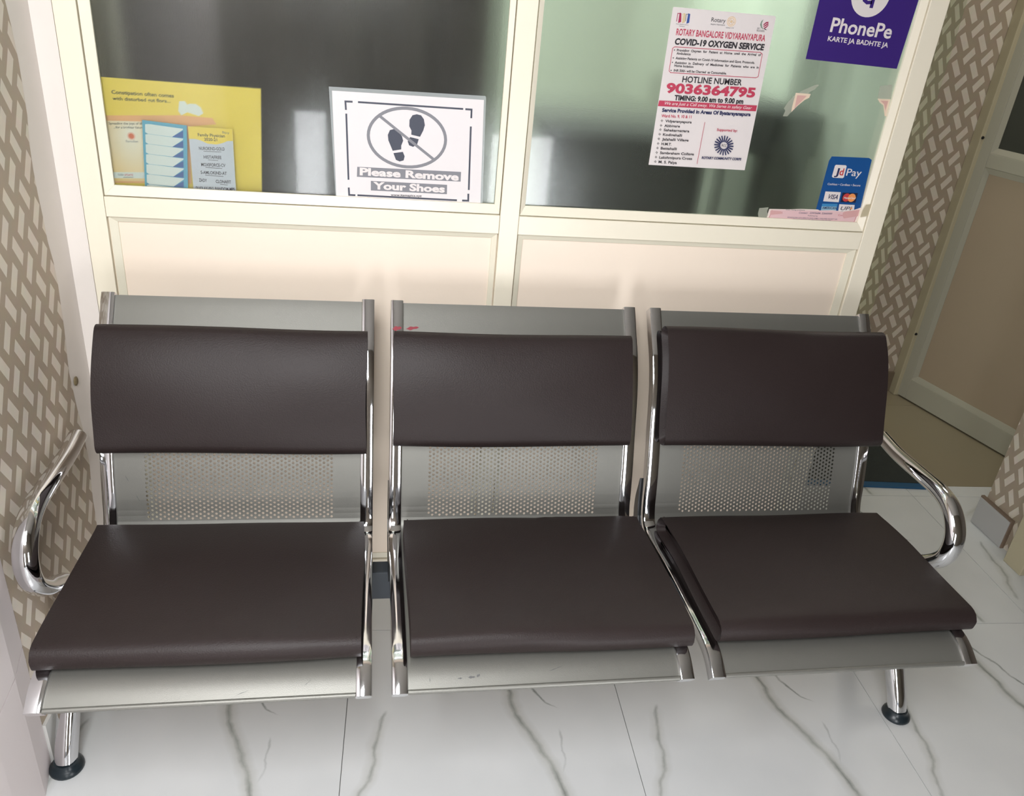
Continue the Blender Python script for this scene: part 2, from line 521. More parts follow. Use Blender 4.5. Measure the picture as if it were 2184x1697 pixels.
wr = box('wall_right', (2.56, 0.052, 0.0), (3.10, 0.236, 2.65), M_wp_wing)
tag(wr, kind='structure')
set_uv(wr, lambda c, n: (-c.y if abs(n.x) > .5 else c.x, c.z))
br_ = empty('baseboard_right'); tag(br_, kind='structure')
box('skirting_tile', (2.546, 0.112, 0.001), (2.558, 0.247, 0.094), M_skirt, br_, bevel=0.001)
box('skirting_bedding', (2.549, 0.108, 0.0), (2.5598, 0.249, 0.100), M_mortar, br_)
tp = box('trim_2', (2.515, -0.020, 0.0), (2.640, 0.0515, 2.2), M_jamb, bevel=0.002)
tag(tp, kind='structure')

# ------------------------------------------------------------------ rest of the shell (out of view, but it closes the rooms)
for nm, a, b, m in (('ceiling', (-0.2, YE - .1, 2.65), (3.45, 2.45, 2.72), M_ceiling),
                    ('wall_far', (-0.2, 2.40, 0), (2.632, 2.45, 2.65), M_sage),
                    ('wall_clinic_left', (-0.2, 0.10, 0), (-0.12, 2.40, 2.65), M_beigewall),
                    ('wall_side_right', (3.40, YE - .1, 0), (3.45, 2.40, 2.65), M_greybrown)):
    tag(box(nm, a, b, m), kind='structure')
we = G()
for xa, xb, za, zb in ((-.12, 3.40, 2.35, 2.65), (-.12, .16, 1.45, 2.35), (.76, 3.40, 1.45, 2.35), (-.12, 3.40, .87, 1.45),
                       (-.12, .33, 0, .87), (.46, 1.11, 0, .87), (1.47, 3.40, 0, .87)):
    a, b = (xa, YE - .1, za), (xb, YE, zb)
    we.box(a, b)
tag(we.build('wall_entrance', M_greybrown), kind='structure')  # openings cut to match the daylight lamps
tag(box('wall_clinic_return', (1.7300, 0.046, 0), (1.7600, 1.35, 2.65), M_sage), kind='structure')  # unseen return, lengthened to keep clinic light out of the passage

# ------------------------------------------------------------------ things dimly seen through the frosted panes
rc = empty('reception_counter', (1.28, 0.55, 0))
tag(rc, 'dark counter blurred behind the right frosted pane, below the white notice', 'counter')
box('counter_body', (-0.20, -0.18, 0.0), (0.20, 0.18, 1.075), M_dark, rc, bevel=.004)
box('counter_top', (-0.215, -0.20, 1.0755), (0.215, 0.20, 1.105), M_dark, rc, bevel=.004)
bk = empty('cupboard', (1.655, 0.52, 0))
tag(bk, 'dark cupboard blurred behind the right frosted pane near the stickers', 'cupboard')
M_cup = mat('black_brown_laminate', (40, 42, 41), .6, var=.1)
box('cupboard_body', (.008, -.20, 0.02), (.070, .22, 1.085), M_cup, bk, bevel=.003)
box('cupboard_top', (-.105, -.225, 1.0855), (.072, .225, 1.185), M_cup, bk, bevel=.003)
for y in (-.20, .012):
    dr = box('cupboard_door', (.002, y + .004, .05), (.0075, y + .204, 1.06), M_cup, bk, bevel=.001)
    box('handle', (-.012, y + .098, .55), (.0015, y + .110, .68), M_chrome, dr)
box('upright', (.030, -.14, 1.1855), (.070, -.09, 1.60), M_cup, bk)

cv, cf = [], []
n = 90
for i in range(n + 1):
    x = -0.08 + 1.06 * i / n
    y = 0.72 + 0.045 * math.sin(i * 0.42) + 0.02 * math.sin(i * .17 + 1)
    for dy in (0, .004):
        cv += [(x, y + dy, 0.25), (x, y + dy, 2.3)]
for i in range(n):
    a, b = 4 * i, 4 * (i + 1)
    cf += [(a, b, b + 1, a + 1), (a + 2, a + 3, b + 3, b + 2), (a + 1, b + 1, b + 3, a + 3), (a, a + 2, b + 2, b)]
cur = obj('curtain', cv, cf, M_brown, smooth=True)
tag(cur, 'grey-brown curtain blurred behind the left frosted pane', 'curtain')
rod = G().sweep(tube_rings([Vector((-.119, .74, 2.32)), Vector((-.118, .74, 2.32)), Vector((.86, .74, 2.32)), Vector((.861, .74, 2.32))], lambda t: .012) if False else
                [[(x, .74 + .012 * math.cos(a * math.pi / 6), 2.30 + .012 * math.sin(a * math.pi / 6)) for a in range(12)] for x in (-.119, 1.0)]).build('curtain_rod', M_chrome, cur)

# ------------------------------------------------------------------ floor mat in the passage
fm = empty('floor_mat', (2.548, 0.424, 0.0))
fm.rotation_euler = (0, 0, -0.085)
tag(fm, 'dark carpet mat with a blue edge lying in the passage behind the bench', 'floor mat')
box('pile', (-0.70, 0.028, 0.0005), (-0.020, 0.46, 0.009), M_mat, fm, bevel=.002)
box('blue_edging', (-0.72, 0.0, 0.0005), (0.0, 0.0278, 0.007), M_blue, fm, bevel=.001)
box('blue_edging', (-0.0198, 0.028, 0.0005), (0.0, 0.48, 0.007), M_blue, fm, bevel=.001)
box('blue_edging', (-0.72, 0.4602, 0.0005), (-0.02, 0.48, 0.007), M_blue, fm, bevel=.001)

# ------------------------------------------------------------------ the three-seat beam bench
bench = empty('waiting_bench', (0.936, -0.352, 0.0))
tag(bench, 'three-seat chrome waiting bench with dark brown padded seats and backs', 'bench')
BO = Vector((0.936, -0.352, 0.0))


def B(p):          # world point -> bench space
    return (p[0] - BO.x, p[1] - BO.y, p[2] - BO.z)


def bld(g, name, m, parent, smooth=False, bevel=0.0):
    g.v = [B(p) for p in g.v]
    return g.build(name, m, parent, smooth, bevel)


SW, SP, SX = 0.5055, 0.5365, 0.147
PROF = [(-.098, .826), (-.110, .812), (-.138, .777), (-.166, .742), (-.190, .700), (-.206, .660), (-.221, .612), (-.245, .540), (-.262, .480), (-.272, .440), (-.288, .413),
        (-.318, .404), (-.365, .408), (-.438, .415), (-.522, .418), (-.598, .4195), (-.642, .4195), (-.672, .412), (-.701, .394)]
PC = spline(PROF, 6)
# arc length and normals
ARC = [0.0]
for i in range(1, len(PC)): ARC.append(ARC[-1] + (PC[i] - PC[i - 1]).length)


def at_arc(s):
    s = max(0.0, min(ARC[-1], s))
    i = 1
    while i < len(ARC) - 1 and ARC[i] < s: i += 1
    t = (s - ARC[i - 1]) / (ARC[i] - ARC[i - 1])
    p = PC[i - 1].lerp(PC[i], t)
    a, b = PC[max(0, i - 2)], PC[min(len(PC) - 1, i + 1)]
    d = (b - a).normalized()
    nrm = Vector((d.y, -d.x))          # points to the sitter's side
    return p, (nrm if nrm.dot(Vector((-.5, .85))) > 0 else -nrm)


def arc_of(test):
    for i, p in enumerate(PC):
        if test(p): return ARC[i]


S_TOP = arc_of(lambda p: p.x < -.150)
S_PERF0 = arc_of(lambda p: p.y < .640)
S_PERF1 = arc_of(lambda p: p.y < .432)
S_SEAT = arc_of(lambda p: p.x < -.285 and p.y < .42)
S_FRONT = arc_of(lambda p: p.x < -.655)


def strip(g, x0, x1, s0, s1, th, n):
    """solid sheet that follows the profile between two arc lengths"""
    rings = []
    for k in range(n + 1):
        p, nr = at_arc(s0 + (s1 - s0) * k / n)
        q = p - nr * th
        rings.append([(x0, p.x, p.y), (x1, p.x, p.y), (x1, q.x, q.y), (x0, q.x, q.y)])
    g.sweep(rings)


def perforated(g, x0, x1, s0, s1, th):
    """staggered rows of real round holes in a sheet that follows the profile"""
    cols = 48; mx = 0.0645
    px = (x1 - x0 - 2 * mx) / cols
    rows = int(round((s1 - s0) / 0.0087)); ds = (s1 - s0) / (rows + .5)
    R = 0.00260

    def pt(x, s, off=0.0):
        p, nr = at_arc(s); q = p - nr * off
        return (x, q.x, q.y)
    nseg = 20
    for a_, b_ in ((x0, x0 + mx), (x1 - mx, x1)):
        for k in range(nseg):
            a, b = s0 + (s1 - s0) * k / nseg, s0 + (s1 - s0) * (k + 1) / nseg
            g.add([pt(a_, a), pt(b_, a), pt(b_, b), pt(a_, b)], [(0, 1, 2, 3)])
    for k in range(cols):
        l = x0 + mx + k * px; cx = l + px / 2; rr = l + px
        st = s0 + (ds / 2 if k % 2 else 0)
        en = st + rows * ds
        for a, b in ((s0, st), (en, s1)):
            if b - a > 1e-6: g.add([pt(l, a), pt(rr, a), pt(rr, b), pt(l, b)], [(0, 1, 2, 3)])
        for r in range(rows):
            a, b = st + r * ds, st + (r + 1) * ds; c = (a + b) / 2
            outer = [(l, a), (cx, a), (rr, a), (rr, c), (rr, b), (cx, b), (l, b), (l, c)]
            inner = [(cx + R * math.cos(t), c + R * math.sin(t)) for t in [math.radians(225 + 45 * i) for i in range(8)]]
            v = [pt(*q) for q in outer] + [pt(*q) for q in inner] + [pt(q[0], q[1], th) for q in inner]
            f = [(i, (i + 1) % 8, 8 + (i + 1) % 8, 8 + i) for i in range(8)] + [(8 + i, 8 + (i + 1) % 8, 16 + (i + 1) % 8, 16 + i) for i in range(8)]
            g.add(v, f)


def rail(g, x0, x1, s0, s1, top, bot, n=90):
    rings = []
    c = 0.0035
    for k in range(n + 1):
        p, nr = at_arc(s0 + (s1 - s0) * k / n)
        e = 0.0
        prof = [(x0 + c, top), (x1 - c, top), (x1 - c * .3, top - c * .3), (x1, top - c), (x1, bot + c), (x1 - c, bot), (x0 + c, bot), (x0, bot + c), (x0, top - c), (x0 + c * .3, top - c * .3)]
        rings.append([(x, p.x + nr.x * h, p.y + nr.y * h) for x, h in prof])
    g.sweep(rings)


def cushion(g, x0, x1, s0, s1, T, lift, r, bulge, seed, droop=0.0):
    """puffed pad lying on the profile: rounded box with a soft crown, plus a welt along both side seams"""
    rn = random.Random(seed); ph = [rn.uniform(0, 6.28) for _ in range(6)]
    W = s1 - s0

    def place(x, w, t):
        u = min(1, max(0, (x - x0) / (x1 - x0))); v = min(1, max(0, w / W))
        if t > T * .5:
            t += bulge * (1 - abs(2 * u - 1) ** 3) * (1 - abs(2 * v - 1) ** 3) + .0012 * math.sin(9 * u + ph[0]) * math.sin(7 * v + ph[1])
        w2 = w + .0018 * math.sin(5 * u + ph[2])
        p, nr = at_arc(s0 + w2)
        h = lift + t
        return (x + .0015 * math.sin(6 * v + ph[3]), p.x + nr.x * h, p.y + nr.y * h)
    NA = 5

    def ring(x, ins):
        q = []
        rr = max(r - ins * .0, .001)
        a, b, c, d = ins, W - ins, ins * .6, T - ins
        corner = [(b - rr, d - rr, 0), (a + rr, d - rr, 90), (a + rr * .7, c + rr * .7, 180), (b - rr * .7, c + rr * .7, 270)]
        for ci, (cw, ct, a0) in enumerate(corner):
            rad = rr if ci < 2 else rr * .7
            for k in range(NA + 1):
                an = math.radians(a0 + 90 * k / NA)
                q.append((cw + rad * math.cos(an), ct + rad * math.sin(an)))
            nx = corner[(ci + 1) % 4]
            if ci in (0, 2):
                end = q[-1]; nxt = (nx[0] + (rr if (ci + 1) % 4 < 2 else rr * .7) * math.cos(math.radians(nx[2])), nx[1] + (rr if (ci + 1) % 4 < 2 else rr * .7) * math.sin(math.radians(nx[2])))
                for k in range(1, 14): q.append((end[0] + (nxt[0] - end[0]) * k / 14, end[1] + (nxt[1] - end[1]) * k / 14))
        return [place(x, w, t) for w, t in q]
    rings = []
    for k in range(NA + 1):
        an = math.radians(90 * k / NA); rings.append(ring(x0 + r * .8 * (1 - math.sin(an)), r * .55 * (1 - math.cos(math.radians(90 - 90 * k / NA)))))
    for k in range(1, 20): rings.append(ring(x0 + r * .8 + (x1 - x0 - 1.6 * r) * k / 20, 0))
    for k in range(NA + 1):
        an = math.radians(90 - 90 * k / NA); rings.append(ring(x1 - r * .8 * (1 - math.sin(an)), r * .55 * (1 - math.cos(math.radians(90 * k / NA)))))
    g.sweep(rings)
    for xs in (x0 + .0075, x1 - .0075):               # welted seams
        pts = [Vector(place(xs, w, T - .0022)) for w in [r * .6 + (W - 1.2 * r) * k / 24 for k in range(25)]]
        g.sweep(tube_rings(pts, lambda t: .0013, 6))


# seat offsets measured on each pad: back pad (x0, x1, z_low, z_high), seat pad (x0, x1, y_back, y_front)
PADS = [((.004, .491, .584, .788), (.003, .489, -.292, -.652)),
        ((.006, .482, .592, .789), (.029, .507, -.290, -.655)),
        ((.020, .510, .598, .806), (.022, .516, -.297, -.650))]
S_T = arc_of(lambda q: q.y < .786)
S_L = ARC[-1]
M_red = mat('red_paint_smudge', (150, 44, 58), .5)
M_scuff = mat('dark_scuff', (92, 92, 92), .6)


def hgt(nm, x):
    return .0049 if x < .02 else .0004


# (x, arc, width, height, rise) of the small marks on each seat shell
MARKS = [[('scuff', M_scuff, [(.043, arc_of(lambda q: q.y < .528), .006, .003, -.012), (.061, arc_of(lambda q: q.y < .486), .006, .003, -.012), (.30, S_L - .012, .018, .0008, .006), (.40, S_L - .020, .012, .0008, .010)])],
         [('paint_smudge', M_red, [(.003, S_T + .004, .019, .012, .003), (.030, S_T + .002, .026, .009, .004)]), ('scuff', M_scuff, [(.105, S_L - .020, .008, .003, 0), (.122, S_L - .021, .012, .005, 0), (.136, S_L - .022, .006, .006, .002), (.255, S_L - .024, .026, .0012, .008), (.06, S_L - .020, .001, .010, 0)])],
         []]
for i in range(3):
    x0 = SX + SP * i; x1 = x0 + SW
    g = G()
    RW = 0.0255
    strip(g, x0 + RW * .5, x1 - RW * .5, 0.004, S_PERF0, .0016, 26)
    perforated(g, x0 + RW * .5, x1 - RW * .5, S_PERF0, S_PERF1, .0016)
    strip(g, x0 + RW * .5, x1 - RW * .5, S_PERF1, ARC[-1] - .002, .0016, 60)
    # rolled front lip
    p, nr = at_arc(ARC[-1] - .002)
    g.sweep([[(x, p.x + .002 + .0042 * math.cos(a * math.pi / 5), p.y - .001 + .0042 * math.sin(a * math.pi / 5)) for a in range(10)] for x in (x0 + RW, x1 - RW)])
    seat = bld(g, 'seat_shell', M_silver, bench, smooth=True)
    for a, b in ((x0, x0 + RW), (x1 - RW, x1)):
        gr = G(); rail(gr, a, b, 0.0, ARC[-1], .0045, -.022)
        bld(gr, 'side_rail', M_chrome, seat, smooth=True)
    for a, b in ((x0 - (.005 if i == 2 else .0012), x0 + .014), (x1 - .014, x1 - .001)):
        gr = G()
        rings = []
        sa, sb = arc_of(lambda q: q.y < .50), arc_of(lambda q: q.x < -.42)
        for k in range(31):
            t = k / 30
            p, nr = at_arc(sa + (sb - sa) * t); h0 = -.0225; h1 = -.0225 - .030 * math.sin(math.pi * t) - .001
            rings.append([(a, p.x + nr.x * h0, p.y + nr.y * h0), (b, p.x + nr.x * h0, p.y + nr.y * h0), (b, p.x + nr.x * h1, p.y + nr.y * h1), (a, p.x + nr.x * h1, p.y + nr.y * h1)])
        gr.sweep(rings)
        bld(gr, 'seat_bracket', M_black, seat)
    for nm, mm, marks in MARKS[i]:
        for xa_, sa_, wd, ht, up in marks:
            gm = G(); nn = 10; vv = []
            for q in range(nn + 1):
                t = q / nn; half = ht * .5 * math.sin(math.pi * min(1, max(.03, t))) * (.75 + .25 * math.sin(11 * t + wd * 900))
                for sg in (-1, 1):
                    pq, nq = at_arc(sa_ - up * t + sg * half); vv.append((x0 + xa_ + wd * t, pq.x + nq.x * hgt(nm, xa_), pq.y + nq.y * hgt(nm, xa_)))
            gm.add(vv, [(2 * q, 2 * q + 1, 2 * q + 3, 2 * q + 2) for q in range(nn)])
            bld(gm, nm, mm, seat)
    (bx0, bx1, zl, zh), (cx0, cx1, yb, yf) = PADS[i]
    gc = G()
    cushion(gc, x0 + bx0, x0 + bx1, arc_of(lambda q: q.y < zh - .012), arc_of(lambda q: q.y < zl - .010), .038, .0048, .018, .005, 10 + i)
    o = bld(gc, 'back_cushion', M_leather, seat, smooth=True)
    gc = G()
    cushion(gc, x0 + cx0, x0 + cx1, arc_of(lambda q: q.x < yb and q.y < .42), arc_of(lambda q: q.x < yf), .042, .0048, .020, .008, 20 + i)
    bld(gc, 'seat_cushion', M_leather, seat, smooth=True)

XA, XB = 0.086, 1.815
beam = G().box((SX + .02, -.371, .300), (SX + 2 * SP + SW - .02, -.335, .367))
beam = bld(beam, 'beam', M_beam, bench, bevel=.003)

ARM = [(-.163, .5585), (-.187, .556), (-.245, .552), (-.327, .555), (-.388, .556), (-.430, .546), (-.459, .520), (-.4715, .486), (-.463, .443), (-.425, .400), (-.385, .374), (-.352, .352), (-.345, .335)]
LEG_F = [(-.352, .325), (-.362, .262), (-.385, .185), (-.414, .122), (-.440, .078), (-.462, .040), (-.473, .016)]
LEG_R = [(-.352, .325), (-.342, .262), (-.318, .185), (-.286, .122), (-.250, .072), (-.215, .036), (-.198, .016)]
for xa, xl, xf in ((0.088, 0.088, 0.079), (1.803, 1.815, 1.835)):
    P = [Vector((xa, y, z)) for y, z in ARM]
    pts = spline(P, 6)
    g = G()

    def rad(t):
        r = .0152 + .0028 * math.exp(-((t - .55) / .22) ** 2)
        return r * min(1.0, math.sqrt(max(0.02, 1 - max(0, (0.03 - t) / 0.03) ** 2)))
    g.sweep(tube_rings(pts, rad, 20, 1.12))
    bld(g, 'armrest', M_chrome, bench, smooth=True)
    g = G()
    xi = SX + .022 if xa < 1 else SX + 2 * SP + SW - .022
    g.sweep([[(x, -.353 + .013 * math.cos(a * math.pi / 8), .330 + .017 * math.sin(a * math.pi / 8)) for a in range(16)] for x in (xl, xi)])
    bld(g, 'end_hub', M_chrome, bench, smooth=True)
    for path in (LEG_F, LEG_R):
        n = len(path)
        P = [Vector((xl + (xf - xl) * (1 - z / .325), y, z)) for y, z in path]
        g = G(); g.sweep(tube_rings(spline(P, 6), lambda t: .0222 - .002 * t, 20))
        leg = bld(g, 'leg', M_chrome, bench, smooth=True)
        fx, fy = P[-1].x, P[-1].y
        g = G(); g.lathe([(0.0, 0.0), (.0295, 0.0), (.031, .003), (.030, .008), (.0255, .0125), (.0215, .0165), (.0205, .022), (.0, .022)], (fx, fy - .002, 0.0), 28)
        bld(g, 'foot_glide', M_glide, leg, smooth=True)

# notice artwork: outlines and text lines on the glass, in 1/100 mm (x, z)
SIGNS = {
 'purple': [
  ('p','purple',[(149630,132264),(169859,131901),(170919,157794),(149596,158157)]),
  ('c','paper',(160061,144779),4079,0),
  ('l','purple',741,[(160735,145061),(160785,143819),(160753,142389)],0),
  ('l','purple',643,[(158386,144863),(158898,143662),(159643,143269),(160639,143409)],0),
  ('l','purple',535,[(157432,144838),(162338,145027)],0),
  ('l','purple',535,[(158778,146243),(160523,145944),(161898,145103)],0),
  ('t', 'paper', 'PhonePe', (153292, 137590), (166608, 137349), 2546, 1, 0),
  ('t', 'paper', 'KARTE JA BADHTE JA', (153292, 135902), (166560, 135674), 873, 1, 0),
 ],
 'card': [
  ('p','cblue',[(160663,113854),(169272,114030),(170045,113664),(170641,102381),(160205,102121),(160286,112924)]),
  ('p','paper',[(162121,112187),(164392,112222),(164654,112002),(164689,109692),(164425,109475),(162196,109472),(161863,109715),(161920,111987)]),
  ('t', 'cnavy', 'J', (162315, 110097), (163263, 110078), 1453, 1, 0),
  ('t', 'cred', 'd', (163391, 110085), (164334, 110089), 1455, 1, 0),
  ('t', 'paper', 'Pay', (165037, 110069), (168528, 110082), 1516, 0, 0),
  ('t', 'paper', 'Cashless • Cardless • Secure', (161347, 107872), (169056, 107947), 449, 0, 0),
  ('p','paper',[(161288,106473),(164914,106493),(165029,104304),(161346,104326)]),
  ('t', 'cnavy2', 'VISA', (162058, 104936), (164543, 104916), 982, 1, 0.25),
  ('p','cdark',[(165333,106418),(168973,106486),(169009,104406),(165415,104348)]),
  ('c','cred',(166565,105410),893,0),
  ('c','corange',(167801,105425),895,0),
  ('t', 'paper', 'MasterCard', (165915, 105132), (168706, 105177), 409, 1, 0.2),
  ('p','cblue2',[(161248,103832),(164866,103952),(164886,103338),(161289,103221)]),
  ('p','cpale',[(161289,103221),(164886,103338),(164917,102413),(161350,102300)]),
  ('t', 'cnavy', 'AMERICAN', (161502, 102702), (164879, 102770), 486, 1, 0),
  ('p','paper',[(165278,103911),(168959,103910),(169188,102497),(165462,102377)]),
  ('t', 'cgrey', 'UPI', (165779, 102665), (168306, 102740), 755, 1, 0.3),
  ('p','corange',[(168177,103476),(168659,103129),(168306,102740)]),
 ],
 'pink': [
  ('p','pinkw',[(149292,102068),(154061,102227),(156734,102434),(160559,102495),(161023,102313),(164001,102535),(166415,102357),(169071,102809),(170757,103472),(170514,99692),(149046,99507)]),
  ('p','pinkp',[(149942,101898),(154369,102089),(160758,102274),(164030,102434),(166441,102269),(169393,102670),(170362,102937),(169849,99793),(149637,99586)]),
  ('l','pinkd',107,[(149942,101898),(149609,99534)],0),
  ('l','pinkd',110,[(170362,102937),(169861,99754)],0),
  ('t', 'pinkd', 'Mahiti', (150749, 101378), (152457, 101333), 352, 0, 0),
  ('t', 'cgrey', 'fever, Swing problems', (153103, 101989), (157582, 102080), 276, 0, 0),
  ('t', 'cnavy', 'Contact : 22975684, 22660000', (156295, 101417), (164136, 101590), 379, 0, 0.2),
  ('t', 'cgrey', 'Published by', (158581, 100936), (160920, 100958), 279, 0, 0),
  ('t', 'cnavy', 'BANGALORE CITY HEALTH AND FAMILY WELFARE SOCIETY (R)', (153929, 100380), (165712, 100486), 228, 0, 0),
  ('t', 'cnavy', 'BRUHAT BENGALURU MAHANAGARA PALIKE', (155246, 100057), (164283, 100120), 228, 0, 0),
  ('t', 'cnavy', 'NATIONAL URBAN HEALTH MISSION', (156106, 99658), (163283, 99722), 230, 0, 0),
  ('t', 'pinkd', 'Com', (165667, 101353), (166989, 101365), 382, 0, 0),
  ('p','pinks',[(166647,102046),(167033,102388),(170431,102941),(170448,101517),(167214,100843),(166767,101406)]),
  ('p','pinks',[(149590,101792),(152018,101720),(152657,101241),(149680,100778)]),
 ],
 'tapes': [
  ('p','tape',[(146914,102166),(148973,102432),(148877,101566),(149196,100819),(148972,99529),(147402,99584),(146868,100961)]),
  ('p','tape2',[(170984,104318),(173119,104656),(173138,103267),(174161,102800),(173343,102176),(170448,101517),(170549,103011)]),
 ],
 'scrap1': [
  ('p','tape',[(153152,127687),(153847,127709),(153107,126756),(152204,126267),(149172,122083),(148538,121225),(147574,121162),(147839,122266),(147416,122724),(148044,124058),(149238,125529),(150474,126360)]),
  ('p','scrapw',[(149214,125847),(152507,125835),(152342,125101),(151495,124614),(150186,123341),(149179,122056),(149100,123053)]),
  ('p','scrapp',[(149645,125371),(151708,125406),(150892,124358),(150052,123386),(149694,122660)]),
  ('l','pinks',84,[(151678,125404),(149679,125357),(149740,122717)],0),
 ],
 'scrap2': [
  ('p','tape',[(167235,128409),(169909,128865),(170480,126093),(167447,125995)]),
  ('p','scrapw',[(167456,125968),(170374,126031),(170537,122631),(170126,122715),(169147,124746),(168168,125227)]),
  ('p','scrapp',[(168233,125613),(169983,125677),(169977,123756),(169246,125026)]),
 ],
 'oxygen': [
  ('p','paper',[(120585,139293),(141196,139389),(141497,139154),(141797,109900),(120646,109825),(120483,139050)]),
  ('p','maroon',[(121956,138438),(122326,138314),(122561,136830),(121956,136609)]),
  ('l','maroon',125,[(121614,136840),(121621,138274),(121993,138244)],0),
  ('p','beige',[(122802,138421),(123170,138315),(123306,136846),(122752,136612)]),
  ('l','beige',104,[(122684,137228),(122546,138204),(122834,138253)],0),
  ('p','rblue',[(123672,138441),(124092,138330),(124158,136828),(123631,136613)]),
  ('l','cgrey',104,[(123371,137024),(123317,138224),(123676,138270)],0),
  ('t', 'cgrey', 'Rotary Bangalore District', (121604, 136364), (124102, 136347), 181, 0, 0),
  ('t', 'cgrey', 'Vidyaranyapura', (122266, 136028), (123413, 136032), 181, 0, 0),
  ('t', 'ink', 'Rotary', (128509, 137394), (131417, 137410), 723, 0, 0),
  ('t', 'cgrey', 'Bangalore Vidyaranyapura', (128547, 136832), (131430, 136888), 255, 0, 0),
  ('c','gold',(132586,137721),892,765),
  ('c','gold',(132586,137721),637,531),
  ('c','gold',(132586,137721),191,0),
  ('l','gold',106,[(132758,137691),(133188,137616)],0),
  ('l','gold',106,[(132656,137582),(132829,137235)],0),
  ('l','gold',106,[(132484,137612),(132227,137340)],0),
  ('l','gold',107,[(132414,137751),(131986,137826)],0),
  ('l','gold',106,[(132517,137860),(132344,138206)],0),
  ('l','gold',106,[(132689,137830),(132945,138102)],0),
  ('t', 'cgrey', 'DISTRICT 3190', (131724, 136474), (133312, 136530), 165, 0, 0),
  ('p','lgreen',[(139014,138631),(138644,138252),(138518,137628),(138865,137129),(139456,136823),(139026,137318),(138828,137916)]),
  ('p','maroon',[(139224,137773),(139641,138174),(140149,138285),(140131,138064),(139698,137942),(139236,137510)]),
  ('p','maroon',[(139309,137424),(139736,137787),(140207,138053),(140189,137832),(139793,137554),(139303,137238)]),
  ('p','maroon',[(139395,137074),(139831,137399),(140264,137821),(140247,137599),(139889,137166),(139369,136966)]),
  ('p','ink',[(139371,137169),(140187,136793),(139714,136826)]),
  ('t', 'cgrey', 'SKY', (138115, 136823), (138730, 136836), 294, 0, 0),
  ('t', 'cgrey', 'ROCKERS', (138091, 136406), (139714, 136402), 332, 0, 0),
  ('t', 'pred', 'ROTARY BANGALORE VIDYARANYAPURA', (121904, 134510), (140199, 134806), 1132, 1, 0),
  ('t', 'ink', 'COVID-19 OXYGEN SERVICE', (121892, 132866), (140306, 133192), 1069, 2, 0.08),
  ('l','pred',106,[(122042,132408),(139748,132747),(140241,132457),(140371,128316),(139984,128052),(122095,127720),(121718,128002),(121672,132097)],1),
  ('t', 'ink', 'Providing  Oxygen  for  Patient  at  Home  until  the  Arrival  of', (122612, 131659), (140017, 132093), 428, 1, 0),
  ('t', 'ink', 'Ambulance', (122654, 131094), (125516, 131138), 430, 1, 0),
  ('t', 'ink', 'Assisting Patients on Covid-19 Information and Govt. Protocols.', (122621, 130235), (139042, 130588), 432, 1, 0),
  ('t', 'ink', 'Assisting  in  Delivery  of  Medicines  for  Patients  who  are  in', (122603, 129412), (140084, 129787), 434, 1, 0),
  ('t', 'ink', 'Home Isolation', (122620, 128857), (126543, 128913), 436, 1, 0),
  ('t', 'ink', 'INR 500/- will be Charged  as Consumable.', (122655, 127973), (133620, 128223), 438, 1, 0),
  ('c','ink',(122104,131847),106,0),
  ('c','ink',(122136,130409),107,0),
  ('c','ink',(122092,129604),107,0),
  ('c','ink',(122103,128146),107,0),
  ('t', 'ink', 'HOTLINE NUMBER', (124739, 126179), (137217, 126430), 1116, 1, 0),
  ('t', 'pred', '9036364795', (121741, 124063), (140513, 124419), 1706, 2, 0),
  ('t', 'ink', 'TIMING: 9.00 am to 9.00 pm', (123740, 122753), (138342, 123019), 903, 2, 0),
  ('p','pred',[(120674,122445),(141406,122880),(141422,121759),(120577,121382)]),
  ('t', 'paper', 'We are Just a Call away. We Serve in safety Gear', (121723, 121739), (140344, 122056), 591, 0, 0.3),
  ('t', 'cnavy', 'Service Provided in Areas Of Byatarayanapura', (121595, 120366), (140469, 120753), 675, 2, 0),
  ('t', 'pred', 'Ward No. 9, 10 & 11', (121650, 119319), (127989, 119509), 560, 1, 0),
  ('t', 'ink', 'Vidyaranyapura', (122610, 118427), (128225, 118542), 483, 1, 0),
  ('c','ink',(121875,118807),74,0),
  ('c','ink',(121925,118525),75,0),
  ('c','ink',(121746,118656),75,0),
  ('c','ink',(122054,118676),74,0),
  ('t', 'ink', 'Abbigere', (122576, 117505), (125893, 117593), 485, 1, 0),
  ('c','ink',(121839,117888),75,0),
  ('c','ink',(121890,117605),75,0),
  ('c','ink',(121711,117736),74,0),
  ('c','ink',(122019,117756),74,0),
  ('t', 'ink', 'Sahakarnagara', (122590, 116685), (128054, 116780), 487, 1, 0),
  ('c','ink',(121852,117070),75,0),
  ('c','ink',(121902,116785),75,0),
  ('c','ink',(121723,116918),75,0),
  ('c','ink',(122031,116937),75,0),
  ('t', 'ink', 'Kodigehalli', (122597, 115778), (126655, 115843), 490, 1, 0),
  ('c','ink',(121857,116165),75,0),
  ('c','ink',(121907,115879),75,0),
  ('c','ink',(121727,116013),75,0),
  ('c','ink',(122037,116032),75,0),
  ('t', 'ink', 'Jalahalli Village', (122581, 114864), (128248, 114982), 493, 1, 0),
  ('c','ink',(121839,115255),76,0),
  ('c','ink',(121890,114967),76,0),
  ('c','ink',(121710,115101),75,0),
  ('c','ink',(122020,115121),75,0),
  ('t', 'ink', 'H.M.T.', (122588, 113948), (124770, 113976), 495, 1, 0),
  ('c','ink',(121844,114341),76,0),
  ('c','ink',(121895,114052),76,0),
  ('c','ink',(121714,114187),76,0),
  ('c','ink',(122025,114206),76,0),
  ('t', 'ink', 'Bettahalli', (122587, 113069), (126016, 113126), 497, 1, 0),
  ('c','ink',(121842,113464),75,0),
  ('c','ink',(121893,113174),76,0),
  ('c','ink',(121711,113310),76,0),
  ('c','ink',(122023,113328),76,0),
